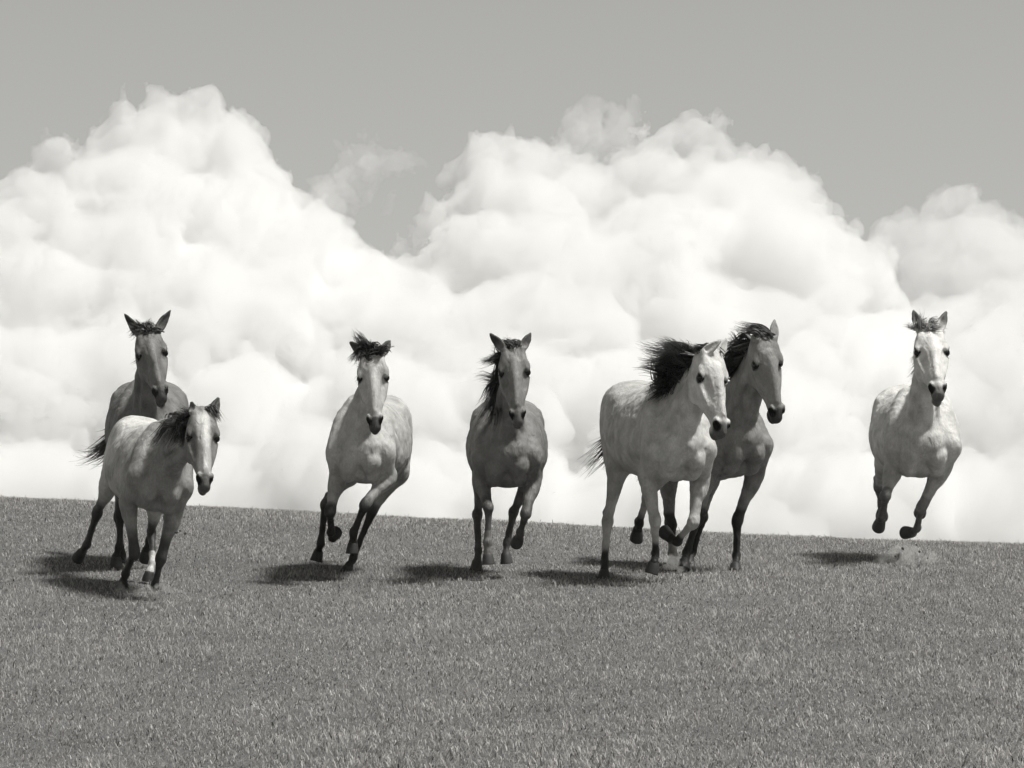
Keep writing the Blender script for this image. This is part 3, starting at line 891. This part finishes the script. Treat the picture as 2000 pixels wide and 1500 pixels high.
    tp = c.get('tail')
    if tp:
        way = [dock] + [px(u_, v_, Yc + dy_) for u_, v_, dy_ in tp]
    else:
        way = [dock, T(-1.60, 0, 0.27), T(-1.85, 0.02, 0.14), T(-2.1, 0.0, -0.12)]
    way = np.array(way)
    ss = []
    for _ in range(120 if tp else 90):
        tt = np.linspace(0, 1, 10)
        ln = rng.uniform(0.6, 1.05)
        cp = bezier(way[0], way[1], way[2], way[-1], tt * ln)
        off = rng.normal(size=3) * 0.05
        ph = rng.random(3) * 6.28
        cp = cp + off[None] * (0.25 + tt[:, None] ** 1.2) + np.sin(tt[:, None] * 6 + ph[None]) * 0.02 * tt[:, None]
        ss.append((cp, 0.006 * rng.uniform(0.6, 1.4)))
    me = hair_mesh(ss, 'tail')
    me.transform(__import__('mathutils').Matrix.Translation(Vector(-ground)))
    me.materials.append(hair_mat(hv))
    link(bpy.data.objects.new('tail', me), root)
    print('horse', nm, fd.n, len(q), 'low', [round(float(g['So'][2] - ground_z(g['So'][0], g['So'][1])), 2) for g in legs], round(time.perf_counter() - T0, 1))
    return root

# ------------------------------------------------------------------ the seven horses
HORSES = [
 dict(id='A', label='dark brown horse with pricked ears and a tail wisp, running behind the bald-faced horse', s=1.0, wm=1.14, Y=40.8, chest=(291, 848), yaw=4, roll=0, pitch=-3,
      poll=(288, 648), polldy=-0.42, muzzle=(316, 766), pan=8, tilt=-3, ears=((243, 613), (333, 606)), earlen=0.19,
      FL=dict(p=[(236, 1000, -1), (232, 1068, 1), (226, 1090, 1), (228, 1110, 1)]),
      FR=dict(p=[(302, 1000, -1), (292, 1056, 1), (286, 1076, 1), (284, 1090, 1)]),
      HL=dict(p=[(232, 1010, 1), (238, 1085, -1), (238, 1102, -1), (238, 1116, -1)], st=(0.15, -0.36)),
      HR=dict(p=[(330, 1010, 1), (318, 1085, -1), (316, 1102, -1), (315, 1116, -1)], st=(0.15, -0.36)),
      coat=dict(body=0.185, muz=0.05, legs=0.03, blaze=0.22, blazew=0.02, ear=0.04), hair=0.042,
      mane=[(0.05, 0.6, 120, (-12, 10), 0.1, 10, 0.012, 0.005)],
      forelock=[(0, 0, 110, (-34, 4), 0.0, 8, 0.02, 0.006), (0, 0, 60, (-6, -16), 0.02, 8, 0.02, 0.006), (0, 0, 30, (16, -12), 0.02, 6, 0.02, 0.006)],
      tail=[(222, 850, 1.75), (204, 900, 1.9), (166, 892, 2.0)]),
 dict(id='B', label='grey horse with pale rump and broad white face, leaning into a turn with lowered head', s=0.93, wm=1.0, Y=38.6, chest=(315, 938), yaw=14, roll=13, pitch=-7, bend=0.0,
      hs=1.16, poll=(396, 806), polldy=-0.55, muzzle=(403, 940), pan=14, tilt=2, ears=((374, 786), (428, 775)), earlen=0.16,
      FL=dict(p=[(262, 1080, -1), (245, 1120, 1), (241, 1138, 1), (238, 1152, 1)]),
      FR=dict(p=[(314, 1090, -1), (302, 1145, 1), (303, 1160, -1), (304, 1170, -1)]),
      HL=dict(p=[(190, 1002, 1), (169, 1064, 1), (160, 1078, 1), (152, 1090, 1)], st=(0.06, -0.26)),
      HR=dict(p=[(296, 1040, 1), (298, 1100, -1), (292, 1118, -1), (288, 1136, -1)]),
      coat=dict(body=0.42, rump=0.64, front=0.27, face=0.20, blaze=0.66, blazew=0.05, muz=0.10, legs=0.06, legt=0.35, ear=0.04), hair=0.05, socks={'HR': 0.6},
      mane=[(0.02, 0.5, 380, (-46, 2), 0.08, 15, 0.03, 0.006), (0.0, 0.4, 200, (-34, 22), -0.05, 12, 0.03, 0.006)],
      forelock=[(0, 0, 50, (22, 14), -0.02, 5, 0.01, 0.004)]),
 dict(id='C', label='pale grey horse with dark tousled forelock and dark lower legs, running alone', s=0.97, wm=1.03, Y=40.0, chest=(704, 880), yaw=-5, roll=0, pitch=-4,
      poll=(727, 690), polldy=-0.42, muzzle=(733, 826), pan=2, tilt=0, ears=((684, 668), (763, 664)), earlen=0.16,
      FL=dict(p=[(645, 1000, -1), (647, 1038, 1), (650, 1050, 1), (657, 1044, 1)]),
      FR=dict(p=[(713, 985, -1), (691, 1040, 1), (689, 1062, 1), (688, 1084, 1)]),
      HL=dict(p=[(636, 985, 1), (626, 1062, 1), (622, 1078, 1), (617, 1098, 1)]),
      HR=dict(p=[(726, 1000, 1), (690, 1090, -1), (680, 1108, -1), (671, 1127, -1)]),
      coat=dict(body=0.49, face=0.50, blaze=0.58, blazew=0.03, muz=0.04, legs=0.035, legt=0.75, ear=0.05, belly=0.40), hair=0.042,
      mane=[(0.0, 0.25, 60, (-30, 30), 0.05, 8, 0.02, 0.006)],
      forelock=[(0, 0, 110, (-36, 4), 0.0, 9, 0.03, 0.006), (0, 0, 60, (-30, -18), 0.0, 7, 0.03, 0.006), (0, 0, 50, (-8, -32), 0.0, 6, 0.03, 0.006), (0, 0, 70, (28, -2), 0.0, 7, 0.03, 0.006)]),
 dict(id='D', label='dark brown horse with a long black mane blown to one side, running straight ahead', s=0.97, wm=1.06, Y=40.0, chest=(990, 888), yaw=0, roll=0, pitch=-4,
      poll=(1002, 680), polldy=-0.42, muzzle=(1012, 814), pan=3, tilt=-2, ears=((957, 652), (1037, 650)), earlen=0.15,
      FL=dict(p=[(954, 992, -1), (952, 1058, -1), (953, 1083, -1), (954, 1104, -1)]),
      FR=dict(p=[(1027, 1004, -1), (1016, 1040, 1), (1014, 1050, 1), (1010, 1058, 1)]),
      HL=dict(p=[(932, 1005, 1), (934, 1075, -1), (932, 1096, -1), (929, 1116, -1)]),
      HR=dict(p=[(1003, 1000, 1), (990, 1060, -1), (988, 1082, -1), (990, 1104, -1)]),
      coat=dict(body=0.215, face=0.22, blaze=0.24, blazew=0.022, muz=0.12, muzx=0.5, legs=0.10, legt=0.5, ear=0.06), hair=0.042, hoof=0.08, socks={'FL': 0.2},
      mane=[(0.0, 0.45, 360, (-54, 40), 0.02, 18, 0.025, 0.006), (0.1, 0.6, 260, (-44, 80), 0.02, 16, 0.025, 0.006), (0.0, 0.3, 170, (-34, -14), 0.02, 10, 0.03, 0.005)],
      forelock=[(0, 0, 60, (-30, -8), 0.0, 9, 0.02, 0.005), (0, 0, 50, (20, 4), 0.0, 8, 0.02, 0.005)]),
 dict(id='E', label='light grey horse with white face, dark mane streaming back, foremost of the side-by-side pair', s=1.03, wm=1.05, Y=39.3, chest=(1328, 872), yaw=14, roll=0, pitch=-6,
      poll=(1388, 688), polldy=-0.42, muzzle=(1419, 836), pan=32, tilt=4, ears=((1408, 665), (1419, 661)), earlen=0.13,
      FL=dict(p=[(1279, 1018, -1), (1280, 1082, 1), (1277, 1100, -1), (1271, 1120, -1)]),
      FR=dict(p=[(1354, 1020, -1), (1322, 1058, 1), (1309, 1050, 1), (1298, 1040, 1)]),
      HL=dict(p=[(1186, 1020, 1), (1181, 1100, -1), (1180, 1118, -1), (1178, 1136, -1)]),
      HR=dict(p=[(1264, 972, 1), (1248, 1022, 1), (1245, 1036, 1), (1242, 1052, 1)]),
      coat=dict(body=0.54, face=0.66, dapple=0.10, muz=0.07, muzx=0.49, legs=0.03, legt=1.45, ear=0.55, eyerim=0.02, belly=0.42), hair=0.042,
      mane=[(0.0, 0.7, 520, (-62, -10), 0.10, 18, 0.035, 0.006), (0.0, 0.4, 260, (-66, -42), 0.10, 14, 0.03, 0.006), (0.25, 0.8, 240, (-52, 26), 0.08, 12, 0.03, 0.006)],
      forelock=[(0, 0, 50, (-40, -10), 0.05, 8, 0.02, 0.005)],
      tail=[(1228, 840, 1.75), (1188, 872, 1.85), (1148, 912, 1.9)]),
 dict(id='F', label='dark dun horse half hidden beside the light grey one, heading the same way', s=1.03, wm=1.0, Y=41.2, chest=(1446, 864), yaw=22, roll=0, pitch=0,
      poll=(1494, 660), polldy=-0.42, muzzle=(1525, 810), pan=22, tilt=0, ears=((1478, 640), (1513, 624)), earlen=0.16,
      FL=dict(p=[(1364, 1010, -1), (1342, 1078, 1), (1337, 1095, -1), (1333, 1112, -1)]),
      FR=dict(p=[(1441, 1014, -1), (1438, 1086, -1), (1436, 1104, -1), (1434, 1120, -1)]),
      HL=dict(p=[(1310, 1022, 1), (1314, 1082, 1), (1313, 1096, -1), (1312, 1110, -1)]),
      HR=dict(p=[(1372, 1010, 1), (1352, 1078, 1), (1346, 1094, -1), (1342, 1110, -1)]),
      coat=dict(body=0.235, face=0.26, blaze=0.29, blazew=0.03, muz=0.035, legs=0.03, legt=0.7, ear=0.25), hair=0.042, socks={'HL': 0.4},
      mane=[(0.0, 0.6, 260, (-48, -6), 0.1, 16, 0.025, 0.006), (0.0, 0.4, 160, (-60, 18), 0.1, 14, 0.025, 0.006)],
      forelock=[(0, 0, 70, (-52, -12), 0.05, 10, 0.02, 0.005)]),
 dict(id='G', label='white horse on its own with all hooves off the ground, grey breast and pale forelock', s=1.06, wm=1.15, Y=42.6, chest=(1802, 868), yaw=0, roll=0, pitch=-5,
      hs=1.18, poll=(1815, 644), polldy=-0.42, muzzle=(1835, 757), pan=6, tilt=-2, ears=((1784, 606), (1848, 609)), earlen=0.17,
      FL=dict(p=[(1729, 970, -1), (1724, 1006, 1), (1720, 1016, 1), (1716, 1028, 1)]),
      FR=dict(p=[(1800, 990, -1), (1791, 1032, 1), (1783, 1040, 1), (1770, 1040, 1)], el=(-0.08, -0.14), ab=-0.04),
      HL=dict(p=[(1716, 950, 1), (1722, 990, 1), (1722, 998, 1), (1722, 1006, 1)]),
      HR=dict(p=[(1822, 925, 1), (1803, 980, 1), (1800, 990, 1), (1797, 1000, 1)], st=(0.10, -0.22), ab=-0.03),
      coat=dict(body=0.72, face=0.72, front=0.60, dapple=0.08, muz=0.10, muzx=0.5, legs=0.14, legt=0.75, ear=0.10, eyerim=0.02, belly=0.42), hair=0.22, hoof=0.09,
      mane=[(0.0, 0.3, 60, (-16, 14), 0.05, 8, 0.02, 0.005)],
      forelock=[(0, 0, 90, (-26, -2), 0.0, 8, 0.03, 0.006), (0, 0, 60, (-4, -20), 0.0, 8, 0.03, 0.006), (0, 0, 40, (18, -8), 0.0, 6, 0.03, 0.006)]),
]
for c in HORSES:
    if ONLY is None or c['id'] in ONLY: build_horse(c)

# ------------------------------------------------------------------ what the hooves throw up: clods of turf and thin dust
def clod_mesh(seed):
    r = np.random.default_rng(seed)
    bm = bmesh.new()
    bmesh.ops.create_icosphere(bm, subdivisions=2, radius=1.0)
    for v in bm.verts:
        k = 1 + 0.35 * math.sin(v.co.x * 3.1 + seed) + 0.3 * math.sin(v.co.y * 4.3 + 2 * seed) + r.normal() * 0.1
        v.co = Vector((v.co.x * 1.2 * k, v.co.y * k, v.co.z * 0.7 * k))
    me = bpy.data.meshes.new('turf_clod'); bm.to_mesh(me); bm.free()
    me.materials.append(plain_material('turf_clod', 0.10, 0.95, 0.1))
    return me
clods = [clod_mesh(k) for k in range(3)]
spots = [('bald', 344, 1040, 38.4, .011), ('bald', 362, 1042, 38.4, .010), ('bald', 352, 1037, 38.5, .007), ('bald', 322, 1176, 38.2, .012), ('bald', 292, 1163, 38.2, .009), ('bald', 330, 1160, 38.3, .007),
         ('white', 1764, 1072, 42.2, .012), ('white', 1796, 1078, 42.2, .010), ('white', 1790, 1064, 42.3, .007), ('white', 1748, 1086, 42.2, .008), ('white', 1812, 1090, 42.3, .007),
         ('pair', 1298, 1100, 39.2, .010), ('pair', 1306, 1112, 39.2, .008), ('pair', 1262, 1122, 39.2, .007)]
LB = {'bald': 'small clod of turf flying beside the legs of the leaning white-faced horse', 'white': 'small clod of turf flying under the airborne white horse', 'pair': 'small clod of turf flying beside the forehoof of the light grey horse'}
for k, (w, u, v, Y, r) in enumerate(spots):
    o = link(bpy.data.objects.new('turf_clod', clods[k % 3]))
    o.location = px(u, v, Y); o.scale = (r, r, r); o.rotation_euler = (k * 1.1, k * 0.7, k * 2.1)
    o['label'] = LB[w]; o['category'] = 'turf clod'; o['group'] = 'turf thrown up by ' + w + ' horse'

dm, t_, n_, l_ = newmat('dust_air')
n_.clear()
o_ = n_.new('ShaderNodeOutputMaterial'); v_ = n_.new('ShaderNodeVolumePrincipled')
v_.inputs['Color'].default_value = (0.9, 0.9, 0.88, 1); v_.inputs['Density'].default_value = 5.0
l_.new(v_.outputs[0], o_.inputs['Volume'])
def dust(label, blobs, Y, seed):
    h = 0.016
    B = np.array([(*px(u, v, Y + dy), r * Y / F) for u, v, r, dy in blobs])
    lo = (B[:, :3] - B[:, 3:]).min(0) - 0.12; hi = (B[:, :3] + B[:, 3:]).max(0) + 0.12
    n = np.ceil((hi - lo) / h).astype(int) + 1
    g = np.full(n, 0.2)
    ax = [lo[k] + np.arange(n[k]) * h for k in range(3)]
    for x, y, z, r in B:
        d = np.sqrt((ax[0] - x)[:, None, None] ** 2 + (ax[1] - y)[None, :, None] ** 2 + (ax[2] - z)[None, None, :] ** 2) - r
        g = smin(g, d, 0.05)
    P = np.argwhere(g < 9) * h + lo
    nz = 0.10 * np.abs(perlin(P / 0.12 + seed)) + 0.05 * np.abs(perlin(P / 0.05 + seed)) - 0.045
    g = g - nz.reshape(g.shape)
    g[0], g[-1] = 1, 1; g[:, 0], g[:, -1] = 1, 1; g[:, :, 0], g[:, :, -1] = 1, 1
    v, q = surface_nets(g, lo, h)
    if not len(q): return
    c0 = v.mean(0)
    o = link(bpy.data.objects.new('dust_puff', mesh_from_arrays('dust_puff', v - c0, q)))
    o.location = c0
    o.data.materials.append(dm)
    o['label'] = label; o['category'] = 'dust'
dust('thin pale dust puff around the forehooves of the leaning white-faced horse', [(303, 1160, 14, 0), (312, 1176, 12, 0), (285, 1156, 14, 0.1), (240, 1152, 14, 0.1), (262, 1158, 14, 0.1), (225, 1165, 12, 0), (330, 1172, 14, 0.1), (345, 1160, 10, 0.2)], 38.5, 2.0)
dust('thin dust puff below the airborne white horse', [(1756, 1070, 14, 0), (1775, 1086, 16, 0), (1740, 1090, 14, 0.1), (1795, 1080, 12, 0), (1720, 1098, 14, 0.1), (1815, 1094, 14, 0), (1765, 1100, 16, 0)], 42.4, 8.0)
dust('faint dust puff behind the planted forehooves of the side-by-side pair', [(1310, 1098, 12, 0), (1330, 1110, 12, 0.1), (1296, 1108, 10, 0)], 40.0, 5.0)
dust('faint dust puff at the hind hoof of the pale grey horse with dark forelock', [(676, 1128, 9, 0), (694, 1132, 9, 0.1), (660, 1130, 8, 0.1)], 40.8, 6.0)
